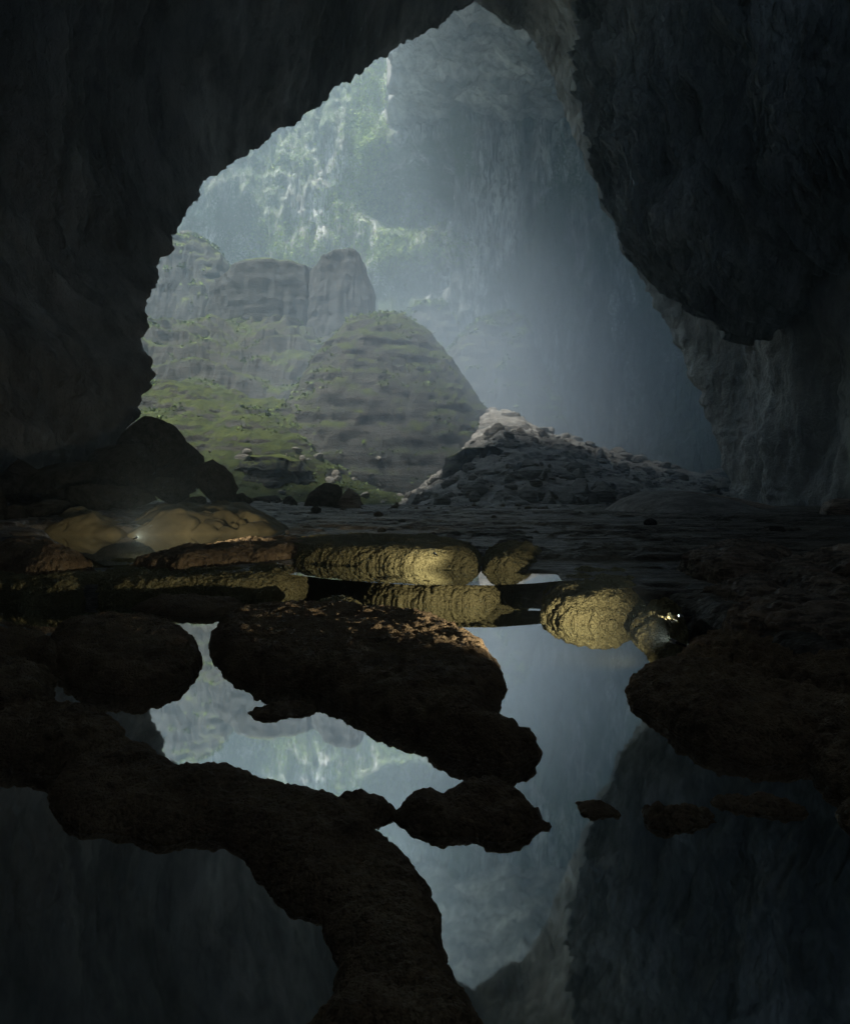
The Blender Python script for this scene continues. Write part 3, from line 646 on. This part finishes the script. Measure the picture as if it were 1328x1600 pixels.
# ------------------------------------------------------------------ plants on the cliff
def plants():
    dg = bpy.context.evaluated_depsgraph_get(); bv = BVHTree.FromObject(cliff, dg); rs = np.random.RandomState(3)
    vs, fs = [], []
    zones = [((600,130),(35,50),900,1.),((575,200),(28,60),900,.9),((560,260),(30,45),500,1.),((545,330),(40,50),800,1.),((450,380),(60,40),900,.8),((640,340),(45,40),500,.8),
             ((680,390),(50,30),500,.8),((600,395),(60,30),800,.9),((500,420),(60,20),500,.9),((450,250),(60,50),250,.6)]
    o = Vector((0, 0, CAMH))
    for (cx, cy_), (sx, sy), n, s in zones:
        for _ in range(n):
            px, py = rs.normal(cx, sx*.6), rs.normal(cy_, sy*.6); x, y, z = ray(px, py); hit = bv.ray_cast(o, Vector((float(x), float(y), float(z))))
            if hit[0] is None: continue
            c = np.array(hit[0])+np.array(hit[1])*(-.2 if hit[1].y > 0 else .2)
            for _k in range(7):
                p = c+rs.normal(size=3)*.9*s; a = rs.normal(size=3); a /= np.linalg.norm(a); b = np.cross(a, rs.normal(size=3)); b /= np.linalg.norm(b)
                r = rs.uniform(.25, .6); i = len(vs); vs += [p+a*r, p+b*r*.6, p-a*r, p-b*r*.6]; fs.append((i, i+1, i+2, i+3))
    tag(link_mesh('cliff_plants', np.array(vs), np.array(fs), M_leaf2, None, False), 'bright green plants clinging to the sunlit cliff', None, None, 'stuff')
plants()
def shrubs():
    rs = np.random.RandomState(9); vs, fs = [], []
    for o in [o for o in col.objects if o.name.startswith(('hill', 'rock_butte'))]:
        me = o.data; n = len(me.vertices); co = np.empty(n*3, np.float32); me.vertices.foreach_get('co', co); co = co.reshape(-1, 3)
        nn = np.empty(n*3, np.float32); me.vertices.foreach_get('normal', nn); nn = nn.reshape(-1, 3)
        den = fbm(co*.06, 3, 900)
        ok = np.where((nn[:, 2] > .45) & (co[:, 2] > 3) & (den > -.05))[0]
        if len(ok) == 0: continue
        for k in rs.choice(ok, min(len(ok), 2200), replace=False):
            c = co[k]; sz = (.25+.5*rs.rand()**3)*c[1]/200
            for _ in range(5):
                p = c+rs.normal(size=3)*sz*np.array([1, 1, .5]); a = rs.normal(size=3); a /= np.linalg.norm(a); b = np.cross(a, rs.normal(size=3)); b /= np.linalg.norm(b)
                i = len(vs); vs += [p+a*sz, p+b*sz*.7, p-a*sz, p-b*sz*.7]; fs.append((i, i+1, i+2, i+3))
    tag(link_mesh('hill_shrubs', np.array(vs), np.array(fs), M_leaf, None, False), 'low green shrubs and grass growing over the hills', None, None, 'stuff')
shrubs()

# ------------------------------------------------------------------ torches
M_blk = m_plain('black_plastic', (.02, .02, .022), .45); M_len = m_plain('torch_lens', (.9, .95, 1.), .1, 0, (.85, .95, 1., 18.)); M_met = m_plain('dull_metal', (.35, .35, .36), .35, 1.)
def lathe(name, prof, mat, parent, n=28):
    v = []; f = []
    for (x, r) in prof:
        for k in range(n): a = 2*math.pi*k/n; v.append((x, r*math.cos(a), r*math.sin(a)))
    for i in range(len(prof)-1):
        for k in range(n): f.append((i*n+k, i*n+(k+1) % n, (i+1)*n+(k+1) % n, (i+1)*n+k))
    return link_mesh(name, np.array(v), np.array(f), mat, parent)
def torch(loc, aim, watts, cone, label , blend=1., colr=(1., .90, .66)):
    t = bpy.data.objects.new('torch', None); col.objects.link(t); t.location = loc; t.empty_display_size = .1
    d = (Vector(aim)-Vector(loc)).normalized(); t.rotation_euler = d.to_track_quat('X', 'Z').to_euler()
    tag(t, label, 'torch', 'caving torches laid on the rocks')
    lathe('body', [(-.13, .0), (-.13, .014), (-.02, .014), (-.01, .016)], M_blk, t); lathe('head', [(-.012, .016), (.015, .026), (.05, .028), (.05, .024), (.044, .023)], M_met, t)
    lathe('lens', [(.044, .0235), (.0455, .012), (.046, 0.)], M_len, t)
    l = bpy.data.objects.new('bulb', bpy.data.lights.new('bulb', 'SPOT')); col.objects.link(l); l.parent = t; l.location = (.056, 0, 0); l.rotation_euler = (0, -math.pi/2, 0)
    l.data.energy = watts; l.data.spot_size = R(cone); l.data.spot_blend = blend; l.data.shadow_soft_size = .02; l.data.color = colr
TORCHES = True
if TORCHES:
    torch((3.55, 8.80, .33), (1.2, 9.3, .10), 4, 80, 'lit torch shining left on the right shore of the pool')
    torch((2.75, 7.0, .38), (-1.6, 12.6, 1.5), 220, 112, 'torch lying on the large oval rock and aimed at the ochre ledges')
    torch((.2, 12.95, .80), (-.9, 16., 1.3), 24, 110, 'torch hidden behind the bright knobbly ledge')
    c = G(166, 880, .5); torch((c[0]+.3, c[1]+.8, 1.0), (c[0]-.4, c[1]+12., 2.4), 750, 105, 'torch on the near shore of the murky left pool')

# ------------------------------------------------------------------ haze
def haze():
    import bmesh
    bm = bmesh.new(); bmesh.ops.create_cube(bm, size=1); me = bpy.data.meshes.new('haze'); bm.to_mesh(me); bm.free()
    o = bpy.data.objects.new('haze', me); col.objects.link(o); o.scale = (900, 720, 300); o.location = (0, 205, 300/2-9)
    m = bpy.data.materials.new('haze'); m.use_nodes = True; n = m.node_tree.nodes; n.remove(n['Principled BSDF'])
    v = n.new('ShaderNodeVolumePrincipled'); v.inputs['Color'].default_value = (.64, .84, .98, 1); v.inputs['Density'].default_value = HAZE; v.inputs['Anisotropy'].default_value = .0
    m.node_tree.links.new(v.outputs[0], n['Material Output'].inputs['Volume']); me.materials.append(m); tag(o, 'pale blue mist filling the cave and the pit', None, None, 'stuff')
def mist():
    import bmesh
    bm = bmesh.new(); bmesh.ops.create_icosphere(bm, subdivisions=4, radius=1); me = bpy.data.meshes.new('mist'); bm.to_mesh(me); bm.free()
    o = bpy.data.objects.new('mist', me); col.objects.link(o); o.scale = (92, 66, 56); o.location = (30, 156, 26)
    m = bpy.data.materials.new('mist'); m.use_nodes = True; n = m.node_tree.nodes; n.remove(n['Principled BSDF']); L = m.node_tree.links.new
    tc = n.new('ShaderNodeTexCoord'); ln = n.new('ShaderNodeVectorMath'); ln.operation = 'LENGTH'; L(tc.outputs['Object'], ln.inputs[0])
    mr = n.new('ShaderNodeMapRange'); mr.interpolation_type = 'SMOOTHSTEP'; L(ln.outputs['Value'], mr.inputs[0]); mr.inputs[1].default_value = 1; mr.inputs[2].default_value = .1; mr.inputs[3].default_value = 0; mr.inputs[4].default_value = MIST
    v = n.new('ShaderNodeVolumePrincipled'); v.inputs['Color'].default_value = (.66, .80, .96, 1); L(mr.outputs[0], v.inputs['Density'])
    L(v.outputs[0], n['Material Output'].inputs['Volume']); me.materials.append(m); tag(o, 'soft bank of mist hanging over the pit right of the central hill', None, None, 'stuff')
MIST = .0105
if MIST: mist()
HAZE = .0014
if HAZE: haze()
